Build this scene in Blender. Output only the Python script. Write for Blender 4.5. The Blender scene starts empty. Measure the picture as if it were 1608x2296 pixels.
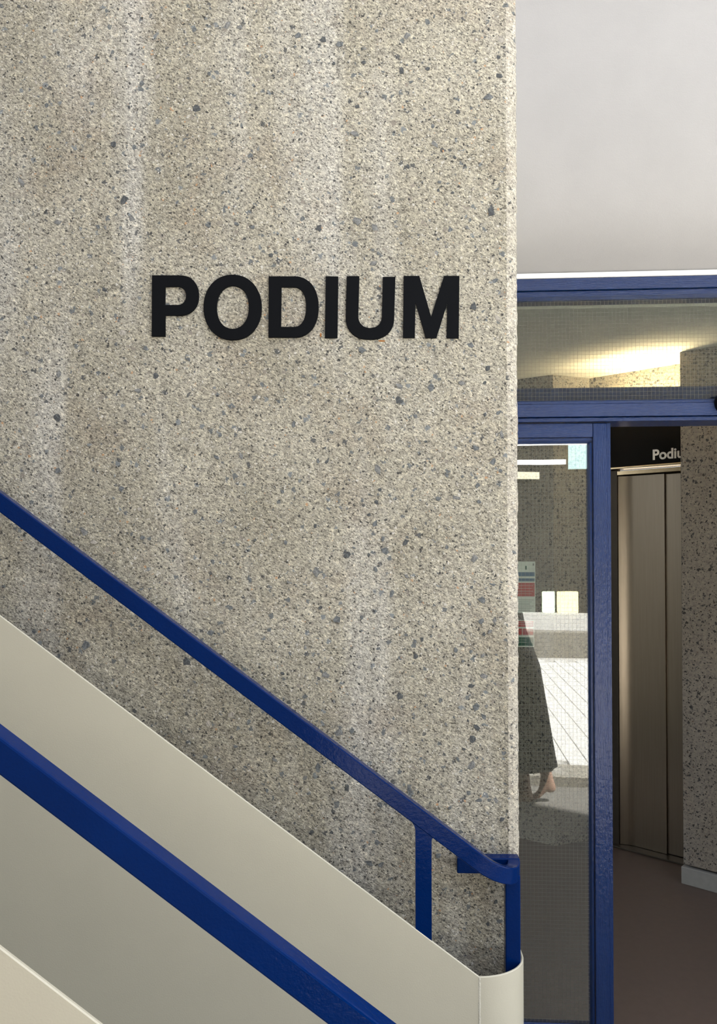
import bpy, bmesh, math, random
import numpy as np
from mathutils import Vector, Matrix

S = bpy.context.scene
COL = S.collection
random.seed(7)
R = math.radians

# ---------------------------------------------------------------- camera, sky, sun, exposure
cam_d = bpy.data.cameras.new('camera')
cam = bpy.data.objects.new('camera', cam_d)
COL.objects.link(cam)
cam.location = (0, 0, 1.65)
cam.rotation_euler = (R(91.0), 0, R(1.2))
cam_d.sensor_width = 36.0
cam_d.lens = 1750.0 / 2296.0 * 36.0
cam_d.shift_y = 0.0272
cam_d.clip_start = 0.02
S.camera = cam

world = bpy.data.worlds.new('sky')
S.world = world
world.use_nodes = True
wn = world.node_tree
wn.nodes.clear()
w_out = wn.nodes.new('ShaderNodeOutputWorld')
w_bg = wn.nodes.new('ShaderNodeBackground')
w_sky = wn.nodes.new('ShaderNodeTexSky')
w_sky.sky_type = 'NISHITA'
w_sky.sun_disc = False
w_sky.sun_elevation = R(60)
w_sky.sun_rotation = R(60)
w_sky.dust_density = 3.0
w_bg.inputs['Strength'].default_value = 0.30
# hazy white sky: the whole dome is drawn towards a neutral white
w_hsv = wn.nodes.new('ShaderNodeHueSaturation')
w_hsv.inputs['Saturation'].default_value = 0.35
wn.links.new(w_sky.outputs['Color'], w_hsv.inputs['Color'])
wn.links.new(w_hsv.outputs['Color'], w_bg.inputs['Color'])
wn.links.new(w_bg.outputs['Background'], w_out.inputs['Surface'])

sun_d = bpy.data.lights.new('sun', 'SUN')
sun_d.energy = 18.0
sun_d.angle = R(0.6)
sun_d.color = (1.0, 0.97, 0.92)
sun = bpy.data.objects.new('sun', sun_d)
COL.objects.link(sun)
sun.location = (6, 6, 14)
sun.rotation_euler = Vector((-0.433, -0.25, -0.866)).to_track_quat('-Z', 'Y').to_euler()

S.view_settings.view_transform = 'Standard'
S.view_settings.look = 'None'
S.view_settings.gamma = 1.0
S.view_settings.use_curve_mapping = False
S.view_settings.exposure = 1.13
S.cycles.max_bounces = 8
S.cycles.diffuse_bounces = 5
S.cycles.adaptive_threshold = 0.02
S.cycles.transparent_max_bounces = 16

# ---------------------------------------------------------------- helpers
def tag(o, label=None, cat=None, group=None, kind=None):
    if label: o['label'] = label
    if cat: o['category'] = cat
    if group: o['group'] = group
    if kind: o['kind'] = kind
    return o

def empty(name, loc=(0, 0, 0), rz=0.0):
    o = bpy.data.objects.new(name, None)
    o.empty_display_size = 0.05
    COL.objects.link(o)
    o.location = loc
    o.rotation_euler = (0, 0, rz)
    return o

class MB:
    def __init__(self):
        self.v, self.f = [], []
    def add(self, vs, fs):
        b = len(self.v)
        self.v += [tuple(p) for p in vs]
        self.f += [tuple(i + b for i in f) for f in fs]
        return self
    def box(self, x0, x1, y0, y1, z0, z1, c=0.0):
        """box with optionally chamfered edges"""
        if c <= 0:
            vs = [(x, y, z) for x in (x0, x1) for y in (y0, y1) for z in (z0, z1)]
            return self.add(vs, [(0, 1, 3, 2), (4, 6, 7, 5), (0, 4, 5, 1), (2, 3, 7, 6), (0, 2, 6, 4), (1, 5, 7, 3)])
        bm = bmesh.new()
        bmesh.ops.create_cube(bm, size=1.0)
        for v in bm.verts:
            v.co = (x0 + (v.co.x + .5) * (x1 - x0), y0 + (v.co.y + .5) * (y1 - y0), z0 + (v.co.z + .5) * (z1 - z0))
        bmesh.ops.bevel(bm, geom=bm.edges[:], offset=c, segments=2, affect='EDGES', profile=0.5)
        bm.verts.index_update()
        vs = [v.co[:] for v in bm.verts]
        fs = [[v.index for v in f.verts] for f in bm.faces]
        bm.free()
        return self.add(vs, fs)
    def prism(self, poly, axis, a, b):
        """extrude polygon of (p, q): axis 'y' -> (p, a..b, q); axis 'z' -> (p, q, a..b); axis 'x' -> (a..b, p, q)"""
        n = len(poly)
        def m(p, t):
            return (p[0], t, p[1]) if axis == 'y' else (p[0], p[1], t) if axis == 'z' else (t, p[0], p[1])
        vs = [m(p, a) for p in poly] + [m(p, b) for p in poly]
        fs = [tuple(range(n)), tuple(range(2 * n - 1, n - 1, -1))]
        fs += [(i, i + n, (i + 1) % n + n, (i + 1) % n) for i in range(n)]
        return self.add(vs, fs)
    def sweep(self, path, w, h, c=0.004, cap=True):
        """rectangular bar (w horizontal, h upright) along a path, corners chamfered"""
        P = [Vector(p) for p in path]
        rings = []
        for i, p in enumerate(P):
            t = (P[min(i + 1, len(P) - 1)] - P[max(i - 1, 0)]).normalized()
            side = Vector((t.y, -t.x, 0)).normalized()
            up = side.cross(t).normalized()
            if up.z < 0: up = -up
            sec = [(-w/2 + c, -h/2), (w/2 - c, -h/2), (w/2 - c*.3, -h/2 + c*.3), (w/2, -h/2 + c), (w/2, h/2 - c), (w/2 - c*.3, h/2 - c*.3), (w/2 - c, h/2),
                   (-w/2 + c, h/2), (-w/2 + c*.3, h/2 - c*.3), (-w/2, h/2 - c), (-w/2, -h/2 + c), (-w/2 + c*.3, -h/2 + c*.3)]
            rings.append([p + side * a + up * b for a, b in sec])
        k = 12
        vs = [q for r in rings for q in r]
        fs = []
        for i in range(len(P) - 1):
            for j in range(k):
                fs.append((i*k + j, i*k + (j+1) % k, (i+1)*k + (j+1) % k, (i+1)*k + j))
        if cap:
            fs.append(tuple(range(k-1, -1, -1)))
            fs.append(tuple((len(P)-1)*k + j for j in range(k)))
        return self.add(vs, fs)
    def mesh(self, name, mat=None, smooth=False):
        me = bpy.data.meshes.new(name)
        me.from_pydata(self.v, [], self.f)
        bm = bmesh.new(); bm.from_mesh(me)
        bmesh.ops.recalc_face_normals(bm, faces=bm.faces[:])
        bm.to_mesh(me); bm.free()
        if mat: me.materials.append(mat)
        if smooth:
            me.polygons.foreach_set('use_smooth', [True] * len(me.polygons))
        me.update()
        return me
    def build(self, name, mat, parent=None, smooth=False):
        o = bpy.data.objects.new(name, self.mesh(name, mat, smooth))
        COL.objects.link(o)
        if parent: o.parent = parent
        return o

def smooth_by_angle(o, ang=40):
    me = o.data
    me.polygons.foreach_set('use_smooth', [True] * len(me.polygons))
    bm = bmesh.new(); bm.from_mesh(me)
    for e in bm.edges:
        if len(e.link_faces) == 2 and e.calc_face_angle(0) > R(ang):
            e.smooth = False
    bm.to_mesh(me); bm.free()

# ---------------------------------------------------------------- materials
class NT:
    def __init__(self, name):
        self.m = bpy.data.materials.new(name)
        self.m.use_nodes = True
        self.t = self.m.node_tree
        self.b = self.t.nodes['Principled BSDF']
        self.o = self.t.nodes['Material Output']
    def n(self, typ, **kw):
        nd = self.t.nodes.new(typ)
        ins = kw.pop('ins', {})
        for k, v in kw.items(): setattr(nd, k, v)
        for k, v in ins.items():
            if hasattr(v, 'is_output') or isinstance(v, bpy.types.NodeSocket): self.t.links.new(v, nd.inputs[k])
            else: nd.inputs[k].default_value = v
        return nd
    def link(self, a, b): self.t.links.new(a, b)
    def set(self, **kw):
        for k, v in kw.items(): self.b.inputs[k.replace('_', ' ')].default_value = v
    def ramp(self, fac, stops, interp='LINEAR'):
        r = self.n('ShaderNodeValToRGB')
        r.color_ramp.interpolation = interp
        el = r.color_ramp.elements
        while len(el) < len(stops): el.new(0.5)
        for e, (p, c) in zip(el, stops):
            e.position = p
            e.color = c if len(c) == 4 else (*c, 1)
        self.link(fac, r.inputs['Fac'])
        return r.outputs['Color']
    def mix(self, fac, a, b, mode='MIX'):
        m = self.n('ShaderNodeMix', data_type='RGBA', blend_type=mode)
        for s, v in ((m.inputs[0], fac), (m.inputs[6], a), (m.inputs[7], b)):
            if isinstance(v, bpy.types.NodeSocket): self.link(v, s)
            elif isinstance(v, (int, float)): s.default_value = v
            else: s.default_value = v if len(v) == 4 else (*v, 1)
        return m.outputs[2]
    def math(self, op, a, b=0.0, clamp=False):
        m = self.n('ShaderNodeMath', operation=op, use_clamp=clamp)
        for i, v in enumerate((a, b)):
            if isinstance(v, bpy.types.NodeSocket): self.link(v, m.inputs[i])
            else: m.inputs[i].default_value = v
        return m.outputs[0]
    def coords(self, scale=(1, 1, 1), rot=(0, 0, 0)):
        tc = self.n('ShaderNodeTexCoord')
        mp = self.n('ShaderNodeMapping')
        mp.vector_type = 'TEXTURE'        # turn first, then stretch
        mp.inputs['Scale'].default_value = tuple(1.0 / c for c in scale)
        mp.inputs['Rotation'].default_value = rot
        self.link(tc.outputs['Object'], mp.inputs['Vector'])
        return mp.outputs['Vector']
    def noise(self, vec, scale, detail=3, rough=0.55, dist=0.0):
        return self.n('ShaderNodeTexNoise', ins={'Vector': vec, 'Scale': scale, 'Detail': detail, 'Roughness': rough, 'Distortion': dist}).outputs['Fac']
    def bump(self, h, strength, dist, normal=None):
        ins = {'Height': h, 'Strength': strength, 'Distance': dist}
        if normal is not None: ins['Normal'] = normal
        return self.n('ShaderNodeBump', ins=ins).outputs['Normal']

def concrete(name, c_lo, c_hi, streak=0.35, fleck=1.0, speck=1.0, bump=1.0, dark=(.035, .036, .037), grain=1.0, agg=1.0):
    k = NT(name)
    v = k.coords()
    # picked surface: short flecks running from upper left to lower right
    big = k.noise(v, 2.2, 4, .6)
    base = k.ramp(big, [(.30, c_lo), (.70, c_hi)])
    # pale lime streaks that run down the wall
    vs_ = k.coords(scale=(3.2, 3.2, .45))
    st = k.noise(vs_, 1.6, 3, .5, .3)
    stf = k.ramp(st, [(.50, (0, 0, 0)), (.74, (1, 1, 1))])
    base = k.mix(k.math('MULTIPLY', stf, streak), base, (.56, .57, .57))
    # warm brown blooms
    br = k.ramp(k.noise(v, 3.7, 4, .65, .4), [(.54, (0, 0, 0)), (.80, (1, 1, 1))])
    base = k.mix(k.math('MULTIPLY', br, .5), base, (.21, .165, .12))
    # sandy flecks: two crossing sets of short picked marks
    va = k.coords(scale=(1, 1, 2.5), rot=(0, R(22), 0))
    vb = k.coords(scale=(1, 1, 2.2), rot=(0, R(58), 0))
    fa = k.noise(va, 105, 2, .6, .9)
    fb_ = k.noise(vb, 140, 2, .6, .7)
    g1 = k.math('ADD', k.math('MULTIPLY', fa, .6), k.math('MULTIPLY', fb_, .4))
    g = k.ramp(g1, [(.35, (.18, .175, .17)), (.42, (.55, .54, .53)), (.475, (.95, .945, .935)), (.55, (1.14, 1.13, 1.10)), (.62, (1.75, 1.70, 1.60))])
    base = k.mix(fleck, base, k.mix(1.0, base, g, 'MULTIPLY'))
    g2 = k.noise(v, 60, 4, .72)
    gg = k.ramp(g2, [(.32, (.66, .66, .67)), (.5, (1, 1, 1)), (.7, (1.25, 1.23, 1.18))])
    base = k.mix(1.0, base, gg, 'MULTIPLY')
    # exposed aggregate, two sizes; each grain has its own tone
    def grains(scale, thr, size, jag, col_stops, seedrot):
        vv = k.coords(rot=seedrot)
        nz = k.n('ShaderNodeTexNoise', ins={'Vector': vv, 'Scale': scale * 1.7, 'Detail': 2.0})
        off = k.n('ShaderNodeVectorMath', operation='SCALE', ins={0: nz.outputs['Color'], 'Scale': jag / scale})
        ad = k.n('ShaderNodeVectorMath', operation='ADD', ins={0: vv, 1: off.outputs[0]})
        vo = k.n('ShaderNodeTexVoronoi', feature='F1', ins={'Vector': ad.outputs[0], 'Scale': scale})
        sep = k.n('ShaderNodeSeparateColor', ins={0: vo.outputs['Color']})
        pick = k.math('GREATER_THAN', sep.outputs[0], thr)
        rad = k.math('MULTIPLY', sep.outputs[2], size)
        inside = k.math('LESS_THAN', vo.outputs['Distance'], rad)
        return k.math('MULTIPLY', pick, inside), k.ramp(sep.outputs[1], col_stops, 'CONSTANT')
    m1, c1 = grains(62, 1 - .21 * speck, .52, 1.3, [(0, (.10 * agg, .115 * agg, .125 * agg)), (.35, (.16 * agg, .18 * agg, .19 * agg)), (.6, (.06 * agg, .066 * agg, .07 * agg)), (.8, (.22 * agg, .20 * agg, .17 * agg))], (R(20), R(33), R(8)))
    base = k.mix(k.math('MULTIPLY', m1, .85), base, c1)
    m2, c2 = grains(135, 1 - .23 * speck, .55, 1.3, [(0, dark), (.55, (.10 * agg, .11 * agg, .115 * agg)), (.75, (.50 * agg, .48 * agg, .43 * agg)), (.95, (.40 * agg, .24 * agg, .13 * agg))], (R(50), R(12), R(71)))
    base = k.mix(k.math('MULTIPLY', m2, .9), base, c2)
    m3, c3 = grains(270, 1 - .15 * speck, .6, .9, [(0, dark), (.5, (.62, .60, .55)), (.95, (.42, .27, .16))], (R(80), R(62), R(31)))
    base = k.mix(k.math('MULTIPLY', m3, .8 * grain), base, c3)
    k.link(base, k.b.inputs['Base Color'])
    k.set(Roughness=0.9)
    k.b.inputs['Specular IOR Level'].default_value = 0.2
    h = k.math('ADD', k.math('MULTIPLY', g1, .9), k.math('MULTIPLY', k.noise(va, 60, 4, .7), 1.0))
    h = k.math('ADD', h, k.math('MULTIPLY', g2, .6))
    pit = k.ramp(k.noise(va, 75, 2, .5), [(.62, (1, 1, 1)), (.70, (0, 0, 0))])
    h = k.math('ADD', h, k.math('MULTIPLY', pit, .45))
    k.link(k.bump(h, .55 * bump, .004), k.b.inputs['Normal'])
    return k.m

def paint(name, col, rough=.3, brush=0.0, brush_rot=(0, 0, 0), brush_scale=(60, 60, 6), orange=0.0, spec=.5, vary=.08):
    k = NT(name)
    v = k.coords()
    f = k.noise(v, 6, 4, .6)
    lo = tuple(c * (1 - vary) for c in col); hi = tuple(min(1, c * (1 + vary)) for c in col)
    k.link(k.ramp(f, [(.3, lo), (.7, hi)]), k.b.inputs['Base Color'])
    k.set(Roughness=rough)
    k.b.inputs['Specular IOR Level'].default_value = spec
    nrm = None
    if orange > 0:
        nrm = k.bump(k.noise(v, 260, 2, .5), orange, .0012)
    if brush > 0:
        vb = k.coords(scale=brush_scale, rot=brush_rot)
        h = k.math('ADD', k.noise(vb, 4.0, 4, .65), k.math('MULTIPLY', k.noise(v, 70, 3, .6), .5))
        nrm = k.bump(h, brush, .003, nrm)
    if nrm is not None: k.link(nrm, k.b.inputs['Normal'])
    return k.m

def flat(name, col, rough=.6, metal=0.0, spec=.4):
    k = NT(name)
    k.set(Roughness=rough, Metallic=metal)
    k.b.inputs['Specular IOR Level'].default_value = spec
    v = k.coords()
    f = k.noise(v, 30, 3, .6)
    k.link(k.ramp(f, [(.3, tuple(c * .93 for c in col)), (.7, tuple(min(1, c * 1.07) for c in col))]), k.b.inputs['Base Color'])
    return k.m

def glass(name, tint=(.86, .89, .86)):
    k = NT(name)
    fr = k.n('ShaderNodeFresnel', ins={'IOR': 1.65})
    tr = k.n('ShaderNodeBsdfTransparent', ins={'Color': (*tint, 1)})
    gl = k.n('ShaderNodeBsdfGlossy', ins={'Roughness': 0.0, 'Color': (1, 1, 1, 1)})
    nz = k.noise(k.coords(), 3.0, 1, .3)
    k.link(k.bump(nz, .03, .01), gl.inputs['Normal'])
    ms = k.n('ShaderNodeMixShader')
    k.link(fr.outputs[0], ms.inputs[0]); k.link(tr.outputs[0], ms.inputs[1]); k.link(gl.outputs[0], ms.inputs[2])
    k.link(ms.outputs[0], k.o.inputs['Surface'])
    return k.m

def emit(name, col, strength):
    k = NT(name)
    k.b.inputs['Emission Color'].default_value = (*col, 1)
    k.b.inputs['Emission Strength'].default_value = strength
    k.set(Base_Color=(*col, 1))
    return k.m

M = {}
M['wall'] = concrete('picked_concrete', (.258, .243, .193), (.352, .336, .280))
M['arris'] = concrete('smooth_concrete_margin', (.35, .33, .275), (.43, .405, .345), streak=.1, fleck=.75, speck=.7, bump=.8)
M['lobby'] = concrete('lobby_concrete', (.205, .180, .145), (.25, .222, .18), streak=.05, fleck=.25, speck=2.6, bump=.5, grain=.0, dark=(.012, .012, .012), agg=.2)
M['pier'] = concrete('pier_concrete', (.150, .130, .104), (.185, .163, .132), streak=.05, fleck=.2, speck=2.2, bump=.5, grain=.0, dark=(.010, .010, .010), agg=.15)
M['far_concrete'] = concrete('weathered_concrete', (.30, .28, .25), (.36, .34, .30), speck=1.2)
M['blue_rail'] = paint('blue_gloss_metal_paint', (.0001, .0125, .080), .13, brush=.16, brush_scale=(26, 26, 26), orange=.12, spec=.12)
M['blue_wood'] = paint('blue_gloss_timber_paint', (.0004, .0175, .088), .16, brush=1.0, brush_scale=(90, 90, 7), orange=.12, spec=.5)
M['blue_wood_h'] = paint('blue_gloss_timber_paint_level_grain', (.0004, .0175, .088), .16, brush=1.0, brush_scale=(7, 90, 90), orange=.12, spec=.5)
M['cream'] = paint('cream_satin_metal_paint', (.50, .475, .375), .38, orange=.16, vary=.02)
M['weld'] = paint('cream_paint_over_weld', (.56, .54, .45), .3, brush=.9, brush_scale=(40, 40, 40), vary=.02)
M['white'] = paint('white_paint', (.80, .79, .77), .5, orange=.1, vary=.02)
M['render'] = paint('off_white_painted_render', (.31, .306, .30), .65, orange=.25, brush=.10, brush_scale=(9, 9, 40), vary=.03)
M['black'] = paint('black_letter_paint', (.0045, .005, .006), .5, orange=.08, spec=.04)
M['glass'] = glass('wired_glass')
M['wire'] = flat('glass_wire', (.27, .26, .24), .45)
M['floor'] = flat('brown_lobby_floor', (.075, .054, .043), .5)
M['black_panel'] = flat('black_header_panel', (.0035, .0033, .003), .5, spec=.08)
M['sign_white'] = flat('sign_lettering', (.72, .72, .70), .5)
M['plaster'] = flat('lobby_ceiling_plaster', (.62, .58, .50), .8)
M['dark_blocker'] = flat('dark_blocker', (.11, .095, .085), .8)  # dark tone keeps bounce low on the two added light-blocking walls
M['rust'] = flat('rust_stain', (.30, .11, .02), .9)
M['plinth'] = flat('grey_plinth', (.20, .195, .175), .6)
M['rubber'] = flat('dark_bronze_frame', (.050, .040, .028), .38, .5)
M['paper'] = flat('notice_paper', (.62, .63, .60), .6)
M['n_blue'] = flat('notice_blue', (.05, .12, .22), .6)
M['n_red'] = flat('notice_red', (.42, .045, .045), .6)
M['n_green'] = flat('notice_green', (.015, .10, .065), .6)
M['n_grey'] = flat('notice_print', (.16, .17, .17), .6)

def brushed():
    k = NT('brushed_bronze_steel')
    v = k.coords(scale=(240, 240, 1.2))
    f = k.noise(v, 3, 3, .6)
    k.link(k.ramp(f, [(.3, (.30, .245, .18)), (.7, (.36, .30, .225))]), k.b.inputs['Base Color'])
    k.set(Metallic=1.0, Roughness=.34)
    k.link(k.bump(f, .12, .001), k.b.inputs['Normal'])
    k.b.inputs['Anisotropic'].default_value = .6
    return k.m
M['steel'] = brushed()
M['brass'] = flat('polished_bronze_trim', (.80, .62, .38), .22, 1.0)

# ---------------------------------------------------------------- main concrete wall
WY = 2.25          # face of the wall
WX = 0.381         # start of the smooth margin
def value_noise(shape, cell, rng):
    ny, nx = shape
    gy, gx = int(ny / cell) + 3, int(nx / cell) + 3
    g = rng.random((gy, gx))
    y = np.arange(ny) / cell; x = np.arange(nx) / cell
    iy, ix = y.astype(int), x.astype(int)
    fy, fx = y - iy, x - ix
    fy = fy * fy * (3 - 2 * fy); fx = fx * fx * (3 - 2 * fx)
    a = g[np.ix_(iy, ix)]; b = g[np.ix_(iy, ix + 1)]; c = g[np.ix_(iy + 1, ix)]; d = g[np.ix_(iy + 1, ix + 1)]
    return (a * (1 - fx) + b * fx) * (1 - fy)[:, None] + (c * (1 - fx) + d * fx) * fy[:, None] - .5

def grid_mesh(name, P, mat, smooth=True):
    ny, nx, _ = P.shape
    me = bpy.data.meshes.new(name)
    idx = np.arange(ny * nx).reshape(ny, nx)
    q = np.stack([idx[:-1, :-1], idx[:-1, 1:], idx[1:, 1:], idx[1:, :-1]], -1).reshape(-1, 4)
    me.vertices.add(ny * nx)
    me.vertices.foreach_set('co', P.reshape(-1).astype(np.float32))
    me.loops.add(q.size)
    me.loops.foreach_set('vertex_index', q.reshape(-1).astype(np.int32))
    me.polygons.add(len(q))
    me.polygons.foreach_set('loop_start', np.arange(0, q.size, 4, dtype=np.int32))
    me.polygons.foreach_set('loop_total', np.full(len(q), 4, dtype=np.int32))
    me.polygons.foreach_set('use_smooth', np.full(len(q), smooth))
    me.update(calc_edges=True)
    me.materials.append(mat)
    o = bpy.data.objects.new(name, me)
    COL.objects.link(o)
    return o

rng = np.random.default_rng(5)
step = .006
xs = np.linspace(-1.50, WX, 315); zs = np.arange(0.0, 3.70, step)
nX, nZ = len(xs), len(zs)
hgt = value_noise((nZ, nX), 1.0, rng) * .0016 + value_noise((nZ, nX), 2.3, rng) * .0022 + value_noise((nZ, nX), 6, rng) * .0022 + value_noise((nZ, nX), 40, rng) * .004
hgt[:, -1] = 0
P = np.zeros((nZ, nX, 3))
P[..., 0] = xs[None, :]; P[..., 2] = zs[:, None]; P[..., 1] = WY + hgt
wall = grid_mesh('wall_back', P, M['wall'])
tag(wall, 'picked grey concrete wall carrying the black lettering beside the stair', kind='structure')
# rest of the wall (left of the picture and its body behind the face)
MB().box(-3.2, -1.498, WY, 2.48, 0, 3.7).box(-1.5, WX + .03, WY + .036, 2.48, 0, 3.7).build('wall_body', M['wall'], wall)
# smooth margin along the arris, slightly chipped outer edge
zz = np.arange(0.0, 3.70, .008); prof = [(WX, WY), (WX + .010, WY + .0015), (WX + .021, WY + .006), (WX + .029, WY + .013), (WX + .034, WY + .024), (WX + .0345, WY + .10), (WX + .0345, 2.48)]
nz_ = len(zz)
ch = value_noise((nz_, 7), 1.0, rng) * .0022 + value_noise((nz_, 7), 4.0, rng) * .003
ch[:, 0] *= .3
P = np.zeros((nz_, len(prof), 3))
for j, (px, py) in enumerate(prof):
    P[:, j, 0] = px + ch[:, j] * (1.0 if j else 0); P[:, j, 1] = py + ch[:, j] * .6; P[:, j, 2] = zz
P[:, 0, 0] = WX; P[:, 0, 1] = WY
ar = grid_mesh('chamfered_arris', P, M['arris'])
ar.parent = wall

# exposed aggregate stones, each set into the face
def stone_mesh(i):
    rr = random.Random(100 + i)
    n = rr.choice([5, 6, 7])
    el = rr.uniform(.38, .9)
    rim = []; top = []
    for k in range(n):
        a = 2 * math.pi * k / n + rr.uniform(-.42, .42)
        r = rr.uniform(.6, 1.2)
        rim.append((r * math.cos(a), .35, r * el * math.sin(a)))
        top.append((r * .86 * math.cos(a), -.13 + rr.uniform(-.06, .05), r * .86 * el * math.sin(a)))
    b = MB()
    fs = [(k, (k + 1) % n, n + (k + 1) % n, n + k) for k in range(n)] + [tuple(n + k for k in range(n))]
    b.add(rim + top, fs)
    return b.mesh('stone')
def stone_mat(name, c):
    k = NT(name)
    v = k.coords()
    f = k.noise(v, 2.6, 4, .75)
    k.link(k.ramp(f, [(.34, tuple(x * .40 for x in c)), (.46, c), (.62, tuple(x * 1.35 for x in c)), (.72, (.42, .40, .36))]), k.b.inputs['Base Color'])
    k.set(Roughness=.75)
    k.link(k.bump(k.noise(v, 3.5, 4, .7), .6, .3), k.b.inputs['Normal'])
    return k.m
smats = [stone_mat('bluestone', (.165, .180, .182)), stone_mat('dark_bluestone', (.095, .103, .105)), stone_mat('grey_flint', (.23, .235, .225)), stone_mat('pale_pebble', (.46, .43, .37))]
smesh = []
for i in range(18):
    me = stone_mesh(i)
    me.materials.append(smats[[0, 0, 1, 2, 0, 2, 1, 0, 3][i % 9]])
    smesh.append(me)
ns, spots = 0, []
sr = random.Random(21)
while ns < 290:
    x = sr.uniform(-1.05, .372); z = sr.uniform(.55, 3.25)
    w = .16 + .45 * max(0, (x + .35) / .72) * (1.0 if z < 2.0 else .4) + (.9 if x > .27 and z < 2.5 else 0)
    if sr.random() > w: continue
    if z < 1.48 - .74 * (x + 1.02): continue          # behind the cream panel
    if -.67 < x < .26 and 2.25 < z < 2.48: continue   # under the letters
    s = sr.choice([.006, .007, .008, .009, .010, .012, .014, .016]) * sr.uniform(.8, 1.15)
    if any((x - a) ** 2 + (z - b) ** 2 < (s + c) ** 2 for a, b, c in spots): continue
    spots.append((x, z, s))
    o = bpy.data.objects.new('stone', smesh[sr.randrange(18)])
    COL.objects.link(o); o.parent = wall
    iz = min(nZ - 1, int(z / step)); ix = min(nX - 1, int((x + 1.5) / (xs[1] - xs[0])))
    o.location = (x, WY + hgt[iz, ix] + .0004, z)
    o.scale = (s, .012, s)
    o.rotation_euler = (0, sr.uniform(0, 6.28), 0)
    ns += 1

# ---------------------------------------------------------------- black letters on the wall
def arc(cx, cy, rx, ry, a0, a1, n=14, p=2.0):
    out = []
    for i in range(n + 1):
        a = R(a0 + (a1 - a0) * i / n)
        c, s = math.cos(a), math.sin(a)
        e = 2.0 / p
        out.append((cx + rx * math.copysign(abs(c) ** e, c), cy + ry * math.copysign(abs(s) ** e, s)))
    return out
def loopA(pts, ox, oy, k):
    return [(ox + x / k, oy + y / k) for x, y in pts]
LET = {}
A = (330, 600, 5.956); B = (590, 600, 7.657); C = (760, 600, 5.545)
LET['P'] = [loopA([(62, 100)] + arc(445, 368, 250, 268, -90, 90, 24, 2.15) + [(243, 637), (243, 915), (62, 915)], *A),
            loopA([(240, 252)] + arc(405, 374, 116, 122, -90, 90, 20, 2.2) + [(240, 497)], *A)]
LET['O'] = [loopA(arc(1147, 527, 390, 436, 0, 354, 59, 2.12), *A), loopA(arc(1150, 527, 215, 285, 0, 354, 59, 2.15), *A)]
LET['D'] = [loopA([(107, 147)] + arc(545, 668, 420, 522, -90, 90, 30, 2.2) + [(103, 1190)], *B),
            loopA([(327, 331)] + arc(540, 671, 208, 340, -90, 90, 26, 2.25) + [(318, 1011)], *B)]
LET['I'] = [loopA([(1088, 147), (1302, 147), (1288, 1198), (1072, 1198)], *B)]
LET['U'] = [loopA([(105, 103), (262, 103)] + arc(395, 600, 146, 145, 180, 0, 22, 2.1) + [(552, 113), (708, 113)] + arc(393, 610, 301, 278, 0, 180, 30, 2.25), *C)]
LET['M'] = [loopA([(812, 100), (1005, 100), (1150, 602), (1310, 100), (1500, 100), (1490, 868), (1342, 868), (1350, 440), (1215, 867), (1085, 866), (957, 430), (948, 865), (802, 865)], *C)]

def extrude_outline(name, loops, mat, y_front, y_back, parent=None, org=(0, 0)):
    cu = bpy.data.curves.new(name, 'CURVE')
    cu.dimensions = '2D'; cu.fill_mode = 'BOTH'
    cu.extrude = (y_back - y_front) / 2 - .0006; cu.bevel_depth = .0006; cu.bevel_resolution = 1; cu.offset = -.0006
    for lp in loops:
        sp = cu.splines.new('POLY')
        sp.points.add(len(lp) - 1)
        for pt, (x, z) in zip(sp.points, lp): pt.co = (x - org[0], z - org[1], 0, 1)
        sp.use_cyclic_u = True
    tmp = bpy.data.objects.new(name, cu)
    COL.objects.link(tmp)
    bpy.context.view_layer.update()
    me = bpy.data.meshes.new_from_object(tmp.evaluated_get(bpy.context.evaluated_depsgraph_get()))
    bpy.data.objects.remove(tmp); bpy.data.curves.remove(cu)
    me.materials.clear(); me.materials.append(mat)
    me.transform(Matrix.Rotation(R(90), 4, 'X'))
    o = bpy.data.objects.new(name, me)
    COL.objects.link(o)
    o.location = (org[0], (y_front + y_back) / 2, org[1])
    if parent: o.parent = parent
    return o
ld = {'P': 'black metal letter P, first of the word on the concrete wall', 'O': 'black metal letter O between the P and the D on the concrete wall',
      'D': 'black metal letter D, third of the word on the concrete wall', 'I': 'black metal letter I, the plain upright bar between D and U',
      'U': 'black metal letter U between the I and the M on the concrete wall', 'M': 'black metal letter M nearest the corner of the concrete wall'}
for ch_, loops in LET.items():
    L2 = [[(-.6477 + (x - 340.3) * .0012921, 2.4582 - (y - 617) * .0013022 - (x - 340.3) * 9.7e-6) for x, y in lp] for lp in loops]
    org = (min(p[0] for p in L2[0]), min(p[1] for p in L2[0]))
    tag(extrude_outline('sign_letter', L2, M['black'], WY - .009, WY + .001, org=org), ld[ch_], 'letter', 'black letters spelling the word on the concrete wall')
# rust that has run from the fixings, part of the wall
for (x, z, w, h) in [(-.1565, 2.283, .0045, .016), (.2115, 2.325, .005, .022), (.02, 2.2645, .022, .004), (-.482, 2.312, .004, .012)]:
    b = MB()
    pts = [(x + w * (.5 + .1 * random.random()) * math.cos(a) * (.7 + .3 * random.random()), z + h * .5 * math.sin(a) * (.7 + .3 * random.random())) for a in [i * math.pi / 5 for i in range(10)]]
    b.prism(pts, 'y', WY - .0030, WY + .002).build('rust_stain', M['rust'], wall)

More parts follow.
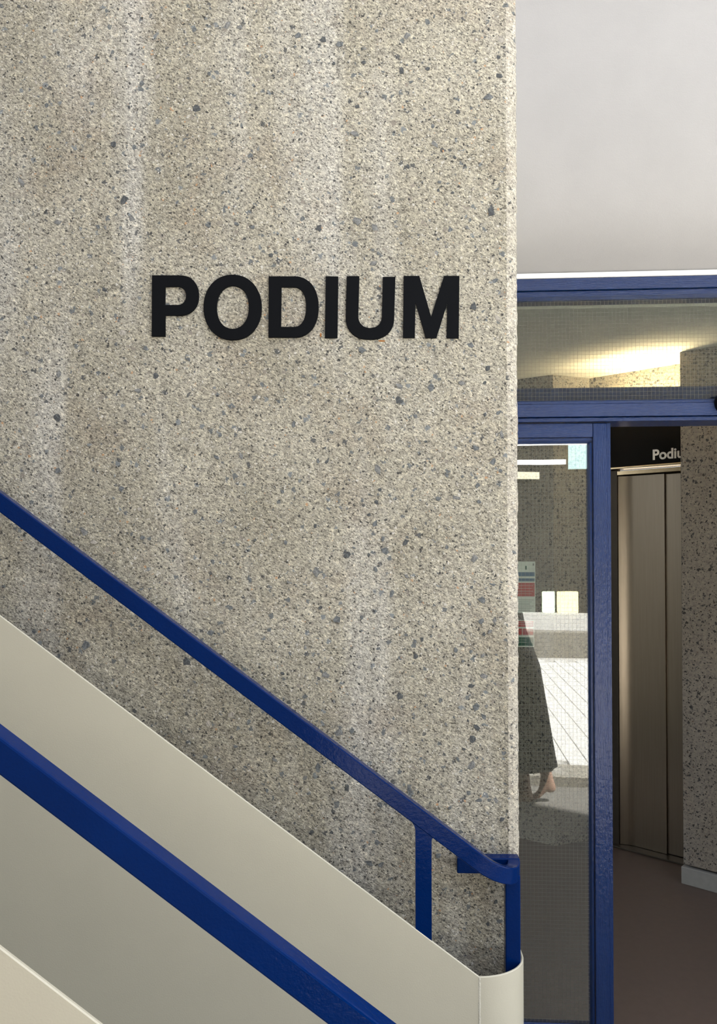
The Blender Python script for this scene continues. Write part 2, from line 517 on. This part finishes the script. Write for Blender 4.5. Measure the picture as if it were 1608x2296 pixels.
# ---------------------------------------------------------------- far balustrade
SL = .742
def rail_z(x): return 1.0318 - SL * x
bal = empty('stair_balustrade', (.28, 2.12, 0))
tag(bal, 'cream sheet metal stair balustrade with blue handrail along the concrete wall', 'balustrade', 'stair balustrades')
def sub(o, par):
    o.parent = par
    o.matrix_parent_inverse = Matrix.Translation(-Vector(par.location))
    return o
path = [(-2.29, 2.117, rail_z(-2.29)), (-1.0, 2.117, rail_z(-1.0)), (-.2, 2.117, rail_z(-.2)), (.15, 2.117, rail_z(.15)), (.24, 2.117, rail_z(.24))]
c = Vector((.272, 2.212)); rx, ry = .1165, .095
zc = [(0, .8295), (12, .8105), (24, .7955), (36, .7840), (48, .7755), (60, .7705), (72, .769), (82, .771), (90, .773)]
for a, z in zc:
    path.append((c.x + rx * math.sin(R(a)), c.y - ry * math.cos(R(a)), z))
rail = MB().sweep(path, .034, .044, .0028).build('handrail', M['blue_rail'])
smooth_by_angle(rail, 14); sub(rail, bal)
back = MB().box(.230, .4055, 2.207, 2.2435, .7535, .7965, .003).build('wall_fixing_bar', M['blue_rail'])
sub(back, bal)
def post(x0, x1, y0, y1, zb, fil=True):
    def rb(x): return rail_z(x) - .0278 + .004
    poly = [(x0, zb(x0)), (x1, zb(x1))]
    if fil:
        def bez(p, q, r_, n=7):
            return [((1 - t) ** 2 * p[0] + 2 * t * (1 - t) * q[0] + t * t * r_[0], (1 - t) ** 2 * p[1] + 2 * t * (1 - t) * q[1] + t * t * r_[1]) for t in [i / n for i in range(n + 1)]]
        poly += bez((x1, rb(x1) - .016), (x1, rb(x1) - .004), (x1 + .008, rb(x1 + .008)))
        poly += bez((x0 - .016, rb(x0 - .016)), (x0, rb(x0) - .004), (x0, rb(x0) - .022))
    else:
        poly += [(x1, .762), (x0, .762)]
    return MB().prism(poly, 'y', y0, y1)
def ptop(x): return .7656 - .7396 * (x + .0488)
p1 = post(.1083, .1512, 2.1015, 2.1315, lambda x: ptop(x) - .004).build('post', M['blue_rail']); sub(p1, bal)
p2 = MB().box(.3590, .4005, 2.172, 2.203, .0, .764, .003).build('post', M['blue_rail']); sub(p2, bal)
# sheet panel: straight flank, then a quarter round into the wall end
def sheet(pl, top, thick, bottom, name, parent, mat):
    """pl: plan polyline of the outer face, thick inward (towards +Y side); rounded upper lip"""
    n = len(pl)
    inn = []
    for i in range(n):
        a = Vector(pl[max(i - 1, 0)]); b_ = Vector(pl[min(i + 1, n - 1)])
        t = (b_ - a).normalized()
        inn.append(Vector(pl[i]) + Vector((-t.y, t.x)) * thick)
    b = MB()
    vs, fs = [], []
    for i in range(n):
        o_, q = Vector(pl[i]), inn[i]
        bz = bottom(o_.x) if callable(bottom) else bottom
        tz = top[i]
        vs += [(o_.x, o_.y, bz), (o_.x, o_.y, tz - .002)]
        e = o_.lerp(q, .25); vs.append((e.x, e.y, tz))
        e = o_.lerp(q, .75); vs.append((e.x, e.y, tz))
        vs += [(q.x, q.y, tz - .002), (q.x, q.y, bz)]
    for i in range(n - 1):
        for j in range(6):
            fs.append((i * 6 + j, i * 6 + (j + 1) % 6, (i + 1) * 6 + (j + 1) % 6, (i + 1) * 6 + j))
    fs += [tuple(range(6)), tuple((n - 1) * 6 + j for j in range(6))]
    b.add(vs, fs)
    o = b.build(name, mat)
    smooth_by_angle(o, 30)
    return sub(o, parent)
flank = sheet([(-2.29, 2.10), (-1.0, 2.10), (0, 2.10), (.2772, 2.10)], [ptop(-2.29), ptop(-1.0), ptop(0), .5250], .006, 0.0, 'panel', bal, M['cream'])
arcp = [(.2772 + .1370 * math.sin(R(a)), 2.10 + .115 - .115 * math.cos(R(a))) for a in range(0, 91, 5)] + [(.4142, 2.246)]
sheet(arcp, [.5250 + .0008 * i / 9 for i in range(len(arcp))], .006, 0.0, 'rounded_end_panel', bal, M['cream'])
wb = MB()
for i in range(40):
    z0 = i * .0131; z1 = z0 + .0131
    w0 = .0028 + .0012 * random.random()
    wb.add([(.2772 - w0, 2.1002, z0), (.2772 - w0, 2.1002, z1), (.2772, 2.0982 - .0006 * random.random(), z1), (.2772, 2.0982 - .0006 * random.random(), z0), (.2772 + w0, 2.1003, z0), (.2772 + w0, 2.1003, z1)], [(0, 1, 2, 3), (3, 2, 5, 4)])
wb.build('weld_seam', M['weld'], flank, smooth=True)

# ---------------------------------------------------------------- near balustrade
nb = empty('stair_balustrade', (-.2, 1.17, 0))
tag(nb, 'near cream stair balustrade whose thick blue handrail crosses the lower left corner', 'balustrade', 'stair balustrades')
NS = .738
def nrz(x): return 1.3741 - NS * (x + .5603) - .0278
def npz(x): return 1.0590 - .7405 * (x + .5578)
r2 = MB().sweep([(-2.29, 1.180, nrz(-2.29)), (-.6, 1.180, nrz(-.6)), (.0, 1.180, nrz(0)), (.20, 1.180, nrz(.20)), (.27, 1.180, nrz(.27) + .008), (.34, 1.180, nrz(.34) + .045), (.40, 1.18, nrz(.34) + .045)], .040, .046, .0038).build('handrail', M['blue_rail'])
smooth_by_angle(r2, 14); sub(r2, nb)
sheet([(-2.29, 1.165), (-.6, 1.165), (0, 1.165), (.22, 1.165), (.40, 1.165)], [npz(-2.29), npz(-.6), npz(0), npz(.22), npz(.22)], .008, 0.0, 'panel', nb, M['cream'])
for x in (-1.55, .10, .36):
    zt = nrz(x) if x < .3 else nrz(.34) + .045
    o = MB().box(x, x + .043, 1.166, 1.196, max(0.0, npz(min(x, .22)) - .08), zt, .003).build('post', M['blue_rail']); sub(o, nb)

# flight of steps between the balustrades
st = empty('staircase', (-.3, 1.63, 0))
tag(st, 'concrete steps rising to the left between the two balustrades', kind='structure')
for i in range(10):
    x1 = -.55 - i * .23; z1 = (i + 1) * .17
    if x1 < -2.2: break
    sub(MB().box(max(-2.29, x1 - .23), x1, 1.175, 2.098, max(0, z1 - .30), z1, .004).build('step', M['plinth']), st)

# ---------------------------------------------------------------- door screen (local u to the right, v into the building)
DA = R(-2.3)
scr = (.42, 2.5, 0)
def dstruct(name, label):
    o = empty(name, scr, DA)
    tag(o, label, kind='structure')
    return o
def dpart(mb, name, mat, parent):
    o = mb.build(name, mat); o.parent = parent
    return o
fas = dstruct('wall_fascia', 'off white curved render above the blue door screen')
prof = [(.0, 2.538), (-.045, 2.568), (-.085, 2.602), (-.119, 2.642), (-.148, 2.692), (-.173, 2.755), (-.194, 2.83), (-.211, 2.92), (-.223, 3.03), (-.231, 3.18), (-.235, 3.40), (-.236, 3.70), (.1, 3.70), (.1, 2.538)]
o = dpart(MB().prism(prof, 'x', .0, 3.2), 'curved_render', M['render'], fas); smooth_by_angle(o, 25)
tr = dstruct('trim_1', 'narrow white painted strip above the blue door screen')
dpart(MB().box(.0, 3.2, -.022, .05, 2.524, 2.540, .002), 'strip', M['white'], tr)

w1 = dstruct('window_1', 'wide wired glass transom light in a blue timber frame above the doors')
U0, U1 = -.05, 2.4
hh = M['blue_wood_h']
dpart(MB().box(U0, U1, -.018, .07, 2.486, 2.5235, .002), 'head_board', hh, w1)
dpart(MB().prism([(-.010, 2.4835), (-.010, 2.478), (-.004, 2.470), (.012, 2.463), (.07, 2.463), (.07, 2.4835)], 'x', U0, U1), 'glazing_bead', hh, w1)
dpart(MB().box(U0, U1, .020, .026, 2.125, 2.475), 'pane', M['glass'], w1)
dpart(MB().prism([(-.012, 2.124), (-.012, 2.131), (-.004, 2.136), (.019, 2.136), (.019, 2.124)], 'x', U0, U1), 'glazing_bead', hh, w1)
dpart(MB().box(U0, U1, .028, .10, 2.068, 2.184, .002), 'inner_rail', hh, w1)
dpart(MB().box(U0, U1, -.020, .10, 2.082, 2.1225, .002), 'transom_board', hh, w1)
dpart(MB().box(U0, U1, -.014, .10, 2.0675, 2.080, .002), 'transom_bead', hh, w1)
wm = MB()
def wires(u0, u1, z0, z1, pitch, v, rng_):
    t = .00021
    u = u0
    while u < u1:
        wm_.box(u - t, u + t, v - t, v + t, z0, z1); u += pitch
    z = z0 + pitch * .5
    while z < z1:
        wm_.box(u0, u1, v - t, v + t, z - t, z + t); z += pitch
wm_ = MB(); wires(.0, 1.4, 2.125, 2.475, .0122, .023, rng)
o = dpart(wm_, 'wire_mesh', M['wire'], w1); o['kind'] = 'stuff'

d1 = dstruct('door_1', 'blue timber door leaf with a tall wired glass pane beside the concrete corner')
bw = M['blue_wood']
UL = -.72
dpart(MB().box(UL, .272, -.004, .040, 2.019, 2.0640, .0025), 'top_rail', hh, d1)
dpart(MB().box(.2725, .3155, -.004, .040, .004, 2.0640, .003), 'stile', bw, d1)
dpart(MB().prism([(.3165, .004), (.3265, .004), (.3290, .010), (.3285, 2.064), (.3165, 2.064)], 'y', .002, .046), 'meeting_edge', bw, d1)
dpart(MB().box(UL - .06, UL, -.004, .040, .004, 2.0640, .003), 'stile', bw, d1)
dpart(MB().box(UL, .272, -.004, .040, .004, .150, .0025), 'bottom_rail', hh, d1)
# beads round the pane
dpart(MB().prism([(.003, 2.0175), (.003, 2.010), (.014, 2.002), (.034, 2.002), (.034, 2.0175)], 'x', UL, .271), 'glazing_bead', hh, d1)
dpart(MB().prism([(.2705, .003), (.264, .003), (.2585, .014), (.2585, .034), (.2705, .034)], 'z', .152, 2.002), 'glazing_bead', bw, d1)
dpart(MB().prism([(.003, .151), (.003, .158), (.014, .164), (.034, .164), (.034, .151)], 'x', UL, .258), 'glazing_bead', hh, d1)
dpart(MB().box(UL, .262, .016, .022, .154, 2.008), 'pane', M['glass'], d1)
wm_ = MB(); wires(.0, .262, .156, 2.005, .0124, .019, rng)
o = dpart(wm_, 'wire_mesh', M['wire'], d1); o['kind'] = 'stuff'

# round black fitting at the right end of the transom rail
rf = empty('round_fitting', scr, DA)
tag(rf, 'round black fitting on the blue transom rail at the right edge', 'door fitting')
def disc(u, z, r0, v0, v1, n=32, dome=False):
    b = MB()
    rings = [(r0, v1), (r0, v0 + .006), (r0 * .94, v0)] if not dome else [(r0, v1), (r0 * .96, v0 + .008), (r0 * .7, v0 + .002), (r0 * .3, v0)]
    vs, fs = [], []
    for r_, v in rings:
        vs += [(u + r_ * math.cos(2 * math.pi * i / n), v, z + r_ * math.sin(2 * math.pi * i / n)) for i in range(n)]
    for k in range(len(rings) - 1):
        fs += [(k * n + i, k * n + (i + 1) % n, (k + 1) * n + (i + 1) % n, (k + 1) * n + i) for i in range(n)]
    fs.append(tuple((len(rings) - 1) * n + i for i in range(n)))
    return b.add(vs, fs)
o = dpart(disc(.680, 2.120, .038, -.036, -.019), 'rim', M['black'], rf); smooth_by_angle(o, 40)
o = dpart(disc(.680, 2.120, .028, -.046, -.030, dome=True), 'dome', M['black_panel'], rf); smooth_by_angle(o, 60)

# notices fixed behind the glass of the door leaf
def band(mb_par, u0, u1, z0, z1, mat, lift, name='print'):
    return dpart(MB().box(u0, u1, .0235 - lift, .0235, z0, z1), name, mat, mb_par)
n1 = empty('notice', scr, DA)
tag(n1, 'tall paper notice with blue and red bands behind the door glass', 'notice')
s1 = dpart(MB().box(-.05, .0945, .0235, .0245, 1.459, 1.624), 'sheet', M['paper'], n1)
band(s1, -.048, .0920, 1.577, 1.590, M['n_blue'], .0004, 'blue_band'); band(s1, -.048, .0920, 1.560, 1.570, M['n_blue'], .0004, 'blue_band')
band(s1, -.048, .0920, 1.512, 1.556, M['n_red'], .0004, 'red_band')
band(s1, .062, .067, 1.598, 1.610, M['n_green'], .0004, 'emblem'); band(s1, .086, .0905, 1.611, 1.618, M['n_grey'], .0004, 'corner_mark')
for i in range(6): band(s1, -.046, .089 - .006 * (i % 3), 1.500 - i * .0065, 1.5012 - i * .0065, M['n_grey'], .0004, 'text_line')
for i in range(4): band(s1, -.046, .087 - .004 * (i % 2), 1.546 - i * .0085, 1.5468 - i * .0085, M['paper'], .0007, 'text_line')
n2 = empty('notice', scr, DA)
tag(n2, 'small red and green safety notice low on the door glass', 'notice')
s2 = dpart(MB().box(-.05, .0905, .0235, .0245, 1.350, 1.436), 'sheet', M['paper'], n2)
band(s2, -.048, .0885, 1.414, 1.433, M['n_red'], .0004, 'red_band'); band(s2, -.048, .052, 1.388, 1.409, M['n_red'], .0004, 'red_band'); band(s2, .054, .0885, 1.388, 1.409, M['n_red'], .0004, 'red_band')
band(s2, -.048, .0885, 1.354, 1.381, M['n_green'], .0004, 'green_band')
for z in (1.428, 1.421): band(s2, -.044, .083, z, z + .0009, M['paper'], .0007, 'text_line')
for z in (1.372, 1.365): band(s2, -.044, .066, z, z + .0009, M['paper'], .0007, 'text_line')

# building over the lobby: lintel behind the screen
li = dstruct('wall_lintel', 'plastered lintel inside above the door screen')
dpart(MB().box(-.6, 3.2, .10, .215, 2.463, 3.70), 'lintel', M['plaster'], li)

# ---------------------------------------------------------------- lift lobby
lob = MB().add([(-.6, 2.47, 0), (4.6, 2.3, 0), (4.6, 6.2, 0), (-.6, 6.2, 0)], [(0, 1, 2, 3)]).build('floor', M['floor'])
tag(lob, 'dull brown lift lobby floor', kind='structure')
ce = MB().box(-.6, 4.6, 2.60, 6.2, 2.67, 2.75).build('ceiling', M['plaster'])
tag(ce, 'pale lobby ceiling lit by a warm lamp', kind='structure')
LA = Vector((1.3474, 4.4745, 0)); LANG = math.atan2(-.658, .753)
def lstruct(name, label, kind='structure', cat=None):
    o = empty(name, LA, LANG); tag(o, label, cat, kind=kind); return o
# local: s to the right along the lift wall, t>0 into the lift, t<0 towards the door
lw = lstruct('wall_lift', 'concrete wall around the lift opening')
def lpart(mb, name, mat, par):
    o = mb.build(name, mat); o.parent = par; return o
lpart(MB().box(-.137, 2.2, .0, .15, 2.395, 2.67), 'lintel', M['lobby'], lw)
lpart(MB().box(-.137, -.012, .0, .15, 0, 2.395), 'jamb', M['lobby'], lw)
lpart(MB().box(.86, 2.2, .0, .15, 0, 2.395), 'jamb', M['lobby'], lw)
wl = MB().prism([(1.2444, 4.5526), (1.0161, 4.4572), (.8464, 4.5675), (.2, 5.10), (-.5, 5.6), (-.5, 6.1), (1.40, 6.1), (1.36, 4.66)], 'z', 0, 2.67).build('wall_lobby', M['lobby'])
tag(wl, 'faceted concrete wall deep in the lobby', kind='structure')
MB().box(4.5, 4.6, 2.30, 6.2, 0, 2.67).build('wall_right', M['lobby']); tag(bpy.data.objects['wall_right'], 'far concrete side wall of the lobby', kind='structure')
pr = lstruct('wall_pier', 'dark flecked concrete pier standing in front of the lift')
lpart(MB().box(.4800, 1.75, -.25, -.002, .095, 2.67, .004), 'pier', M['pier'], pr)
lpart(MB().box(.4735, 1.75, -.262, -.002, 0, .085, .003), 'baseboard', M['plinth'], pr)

lift = lstruct('lift', 'bronze metal lift doors under a black header panel', kind=None, cat='lift')
o = lpart(MB().prism([(.0355, .058), (.0355, .014), (.042, .0165), (.055, .0225), (.070, .030), (.085, .0355), (.100, .0385), (.115, .040), (.287, .040), (.287, .058)], 'z', .012, 2.088), 'door_panel', M['steel'], lift); smooth_by_angle(o, 25)
lpart(MB().box(.2875, .80, .052, .070, .012, 2.088, .002), 'door_panel', M['steel'], lift)
lpart(MB().box(-.010, .0330, .006, .10, 0, 2.120, .002), 'jamb_frame', M['rubber'], lift)
lpart(MB().box(.80, .855, .006, .10, 0, 2.120, .002), 'jamb_frame', M['rubber'], lift)
lpart(MB().box(-.010, .855, .008, .10, 2.0935, 2.1175, .002), 'head_frame', M['brass'], lift)
lpart(MB().box(-.010, .855, -.012, .10, 2.1275, 2.1385, .002), 'head_trim', M['brass'], lift)
hp = lpart(MB().box(-.010, .855, -.004, .10, 2.1390, 2.392, .002), 'header_panel', M['black_panel'], lift)
lpart(MB().box(-.010, .855, -.030, .09, .0, .010, .002), 'sill', M['rubber'], lift)
lpart(MB().box(-.2, .9, .0885, .0985, .0, 2.10), 'shaft_screen', M['rubber'], lift)
tx = bpy.data.curves.new('lettering', 'FONT')
tx.body = 'Podium'; tx.size = .0775; tx.extrude = .0012; tx.offset = .0021; tx.space_character = 1.0
to = bpy.data.objects.new('lettering', tx); COL.objects.link(to)
bpy.context.view_layer.update()
me = bpy.data.meshes.new_from_object(to.evaluated_get(bpy.context.evaluated_depsgraph_get()))
bpy.data.objects.remove(to)
xs_ = [v.co.x for v in me.vertices]
me.transform(Matrix.Translation((-min(xs_), 0, 0)))
me.transform(Matrix.Diagonal((.96, 1, 1, 1)))
me.transform(Matrix.Rotation(R(90), 4, 'X'))
me.materials.clear(); me.materials.append(M['sign_white'])
o = bpy.data.objects.new('lettering', me); COL.objects.link(o); o.parent = hp; o['label'] = 'pale lettering'; o.location = (.243, -.0055, 2.1650)

# warm uplight fixed to the side of the pier, above the transom rail as seen from outside
ul = lstruct('wall_uplight', 'warm uplight trough on the side of the lobby pier', kind=None, cat='lamp')
lpart(MB().box(.10, .479, -.195, -.191, 2.400, 2.440).box(.10, .479, -.119, -.115, 2.400, 2.440).box(.096, .479, -.195, -.115, 2.396, 2.400).box(.096, .10, -.195, -.115, 2.400, 2.440), 'trough', M['white'], ul)
lpart(MB().box(.13, .46, -.167, -.143, 2.404, 2.420), 'tube', emit('warm_tube', (1.0, .80, .50), 170.0), ul)

# ---------------------------------------------------------------- undercroft around and behind the camera
pv = MB().add([(-3.2, 2.47, -.002), (6, 2.47, -.002), (6, -.62, -.002), (-3.2, -.62, -.002)], [(0, 1, 2, 3)]).build('floor_undercroft', flat('grey_undercroft_paving', (.20, .19, .175), .55))
tag(pv, 'grey paving in front of the door screen', kind='structure')
kb = MB().box(-3.2, 6, -.95, -.62, -.03, .07, .006).build('kerb', M['far_concrete']); tag(kb, 'low concrete kerb behind the photographer', kind='structure')
gp = MB().add([(-9, -.95, .018), (14, -.95, .018), (14, -30, .018), (-9, -30, .018)], [(0, 1, 2, 3)]).build('floor_court', flat('pale_court_mortar', (.52, .51, .49), .8))
tag(gp, 'sunlit pale court paving behind the photographer', kind='structure')
pm = flat('pale_paver', (.76, .75, .73), .75)
pme = MB().box(-.071, .071, -.221, .221, 0, .035, .002).mesh('paver', pm)
for i in range(14):
    for j in range(13):
        o = bpy.data.objects.new('paver', pme); COL.objects.link(o); o.parent = gp
        o.location = (.68 + i * .15, -1.18 - j * .45 - (.225 if i % 2 else 0), .004)
lwll = MB().box(-9, 14, -7.75, -7.45, 0, .42, .01).build('wall_planter', M['far_concrete']); tag(lwll, 'low concrete planter wall across the court', kind='structure')
sl = MB().box(-3.2, 5.2, 2.30, 8, 3.70, 9.2).build('wall_upper', M['far_concrete']); tag(sl, 'upper storeys of the concrete block over the entrance', kind='structure')
wlft = MB().box(-2.5, -2.3, -3.0, 2.24, 0, 9.2).build('wall_left_blocker', M['dark_blocker']); tag(wlft, 'unseen side wall added to block light from the left', kind='structure')  # added out of view so daylight comes mainly from the right
fb = empty('far_building', (2, -17, 0)); tag(fb, 'dark shaded block across the court', kind='structure')
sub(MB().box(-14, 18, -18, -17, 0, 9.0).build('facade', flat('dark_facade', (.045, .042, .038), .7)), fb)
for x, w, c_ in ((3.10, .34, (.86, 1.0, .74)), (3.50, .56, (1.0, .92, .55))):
    sub(MB().box(x, x + w, -17.0, -16.97, .02, .60, .03).build('window_and_glow_panel', emit('lit_window_glow', c_, 3.0)), fb)
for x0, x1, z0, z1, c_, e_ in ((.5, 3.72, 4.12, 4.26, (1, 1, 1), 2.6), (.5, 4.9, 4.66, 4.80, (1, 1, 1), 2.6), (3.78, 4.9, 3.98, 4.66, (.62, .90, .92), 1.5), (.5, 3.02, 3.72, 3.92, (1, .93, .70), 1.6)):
    sub(MB().box(x0, x1, -17.0, -16.96, z0, z1, .01).build('window_and_glow_panel', emit('added_glow_panel', c_, e_)), fb)  # self-lit bands and panel, added as stand-ins for sunlit boards
wp = MB().box(-2.3, -.12, -.52, -.30, -.03, 3.2, .01).build('wall_rear_blocker', M['dark_blocker']); tag(wp, 'unseen wall added behind the photographer to shade the lower left', kind='structure')  # added behind the camera to hold light off the lower left

# ---------------------------------------------------------------- person walking past behind the camera, seen in the door glass
def skin_body(name, joints, edges, root, mat):
    me = bpy.data.meshes.new(name)
    names = list(joints)
    me.from_pydata([joints[n][0] for n in names], [(names.index(a), names.index(b)) for a, b in edges], [])
    o = bpy.data.objects.new(name, me); COL.objects.link(o)
    o.modifiers.new('skin', 'SKIN')
    o.modifiers.new('sub', 'SUBSURF').levels = 2
    for i, n in enumerate(names):
        sv = me.skin_vertices[0].data[i]
        r_ = joints[n][1]
        sv.radius = r_ if isinstance(r_, tuple) else (r_, r_)
        sv.use_root = (n == root)
    bpy.context.view_layer.update()
    m2 = bpy.data.meshes.new_from_object(o.evaluated_get(bpy.context.evaluated_depsgraph_get()))
    m2.materials.clear(); m2.materials.append(mat)
    m2.polygons.foreach_set('use_smooth', [True] * len(m2.polygons))
    bpy.data.objects.remove(o)
    r_ = bpy.data.objects.new(name, m2); COL.objects.link(r_)
    return r_
J = {'pel': ((.730, -.20, .93), .115), 'sp': ((.69, -.20, 1.10), .105), 'ch': ((.640, -.20, 1.28), .120), 'nb': ((.605, -.20, 1.415), .060), 'nk': ((.585, -.20, 1.475), .048),
     'hd': ((.575, -.20, 1.555), .078), 'ht': ((.578, -.20, 1.635), .070), 'ns': ((.492, -.20, 1.555), .012), 'chn': ((.520, -.20, 1.500), .030)}
Eg = [('pel', 'sp'), ('sp', 'ch'), ('ch', 'nb'), ('nb', 'nk'), ('nk', 'hd'), ('hd', 'ht'), ('hd', 'ns'), ('nk', 'chn')]
for sd, yy, kn, an, he, ba, to_ in (('r', -.275, (.815, .49), (.935, .125), (.962, .062), (.865, .030), (.815, .022)), ('l', -.125, (.690, .50), (.765, .100), (.800, .040), (.690, .025), (.635, .022))):
    J['hip' + sd] = ((.735, yy + (.02 if sd == 'r' else -.02), .86), .085)
    J['kn' + sd] = ((kn[0], yy, kn[1]), .055); J['cf' + sd] = (((kn[0] * .6 + an[0] * .4) + .02, yy, kn[1] * .6 + an[1] * .4), .052)
    J['an' + sd] = ((an[0], yy, an[1]), .034); J['he' + sd] = ((he[0], yy, he[1]), .034); J['ba' + sd] = ((ba[0], yy, ba[1]), (.040, .022)); J['to' + sd] = ((to_[0], yy, to_[1]), (.036, .016))
    Eg += [('pel', 'hip' + sd), ('hip' + sd, 'kn' + sd), ('kn' + sd, 'cf' + sd), ('cf' + sd, 'an' + sd), ('an' + sd, 'he' + sd), ('an' + sd, 'ba' + sd), ('ba' + sd, 'to' + sd)]
    q = -1 if sd == 'r' else 1
    sw = .07 if sd == 'l' else -.10
    J['sh' + sd] = ((.630, -.20 + q * .165, 1.365), .058); J['el' + sd] = ((.665 + sw * .4, -.20 + q * .215, 1.09), .042); J['wr' + sd] = ((.60 + sw, -.20 + q * .205, .865), .028)
    J['pa' + sd] = ((.580 + sw, -.20 + q * .200, .800), (.026, .016))
    Eg += [('ch', 'sh' + sd), ('sh' + sd, 'el' + sd), ('el' + sd, 'wr' + sd), ('wr' + sd, 'pa' + sd)]
    for f_, (dx, ln) in enumerate(((-.030, .060), (-.010, .072), (.010, .068), (.028, .054))):
        a_, b_ = 'f%d%s' % (f_, sd), 'g%d%s' % (f_, sd)
        J[a_] = ((.575 + sw + dx, -.20 + q * .196, .768), .0085); J[b_] = ((.568 + sw + dx, -.20 + q * .186, .768 - ln), .0075)
        Eg += [('pa' + sd, a_), (a_, b_)]
    J['t0' + sd] = ((.552 + sw, -.20 + q * .185, .818), .010); J['t1' + sd] = ((.532 + sw, -.20 + q * .176, .780), .008)
    Eg += [('pa' + sd, 't0' + sd), ('t0' + sd, 't1' + sd)]
person = skin_body('person', J, Eg, 'pel', flat('skin', (.42, .26, .19), .5))
tag(person, 'walker in a long dark coat with bare ankles mirrored in the door glass', 'person')
coat_m = flat('dark_coat_cloth', (.016, .016, .018), .9)
def lathe_rings(rings, n=40, fold=0.0):
    b = MB(); vs, fs = [], []
    for k_, (z, cx, rx_, ry_) in enumerate(rings):
        for i in range(n):
            a = 2 * math.pi * i / n
            f_ = 1 + fold * max(0, (1.0 - z)) * math.sin(a * 9 + z * 2)
            vs.append((cx + rx_ * f_ * math.cos(a), -.20 + ry_ * f_ * math.sin(a), z))
    for k_ in range(len(rings) - 1):
        fs += [(k_ * n + i, k_ * n + (i + 1) % n, (k_ + 1) * n + (i + 1) % n, (k_ + 1) * n + i) for i in range(n)]
    return b.add(vs, fs)
o = lathe_rings([(.262, .766, .210, .235), (.42, .757, .195, .22), (.60, .745, .181, .205), (.76, .733, .167, .19), (.92, .718, .154, .178), (1.05, .690, .134, .160), (1.14, .668, .120, .150), (1.26, .635, .126, .180), (1.36, .610, .122, .215), (1.415, .600, .095, .150), (1.455, .592, .066, .075), (1.47, .588, .062, .066)], fold=.05).build('coat', coat_m, person, smooth=True)
for q, sd in ((-1, 'r'), (1, 'l')):
    pth = [J['sh' + sd][0], J['el' + sd][0], J['wr' + sd][0]]
    b = MB(); vs, fs = [], []
    seg = []
    for t in (0, .12, .35, .5, .65, .85, 1.0):
        p = Vector(pth[0]).lerp(Vector(pth[1]), t * 2) if t <= .5 else Vector(pth[1]).lerp(Vector(pth[2]), t * 2 - 1)
        seg.append((p, .074 - .028 * t))
    for p, r_ in seg: vs += [(p.x + r_ * math.cos(i * math.pi / 8), p.y + r_ * math.sin(i * math.pi / 8), p.z) for i in range(16)]
    for k_ in range(len(seg) - 1): fs += [(k_ * 16 + i, k_ * 16 + (i + 1) % 16, (k_ + 1) * 16 + (i + 1) % 16, (k_ + 1) * 16 + i) for i in range(16)]
    b.add(vs, fs).build('sleeve', coat_m, person, smooth=True)
hair = MB(); vs, fs = [], []
for k_ in range(9):
    th = R(8 + k_ * 13)
    for i in range(24):
        a = 2 * math.pi * i / 24
        cut = .70 if math.cos(a) < -.35 and k_ > 4 else 1.0
        vs.append((.590 + .098 * cut * math.sin(th) * math.cos(a), -.20 + .088 * math.sin(th) * math.sin(a) * (1 if cut == 1 else .9), 1.60 + .118 * math.cos(th)))
for k_ in range(8): fs += [(k_ * 24 + i, k_ * 24 + (i + 1) % 24, (k_ + 1) * 24 + (i + 1) % 24, (k_ + 1) * 24 + i) for i in range(24)]
fs.append(tuple(range(24)))
hair.add(vs, fs).build('hair', flat('brown_hair', (.05, .03, .02), .6), person, smooth=True)
for q in (-1, 1):
    b = lathe_rings([(1.562, .5085, .001, .001), (1.566, .5085, .006, .009), (1.570, .5085, .008, .011), (1.574, .5085, .006, .009), (1.578, .5085, .001, .001)], 12)
    o = b.build('eye', flat('eye_white', (.7, .7, .7), .2), person, smooth=True); o.location = (0, q * .031, 0)
    b = lathe_rings([(1.525, .585, .004, .004), (1.54, .583, .014, .010), (1.565, .588, .018, .012), (1.585, .590, .010, .008)], 12)
    o = b.build('ear', person.data.materials[0], person, smooth=True); o.location = (0, q * .083, 0)
MB().box(.506, .514, -.222, -.178, 1.514, 1.521, .002).build('mouth', flat('lips', (.30, .10, .09), .5), person)
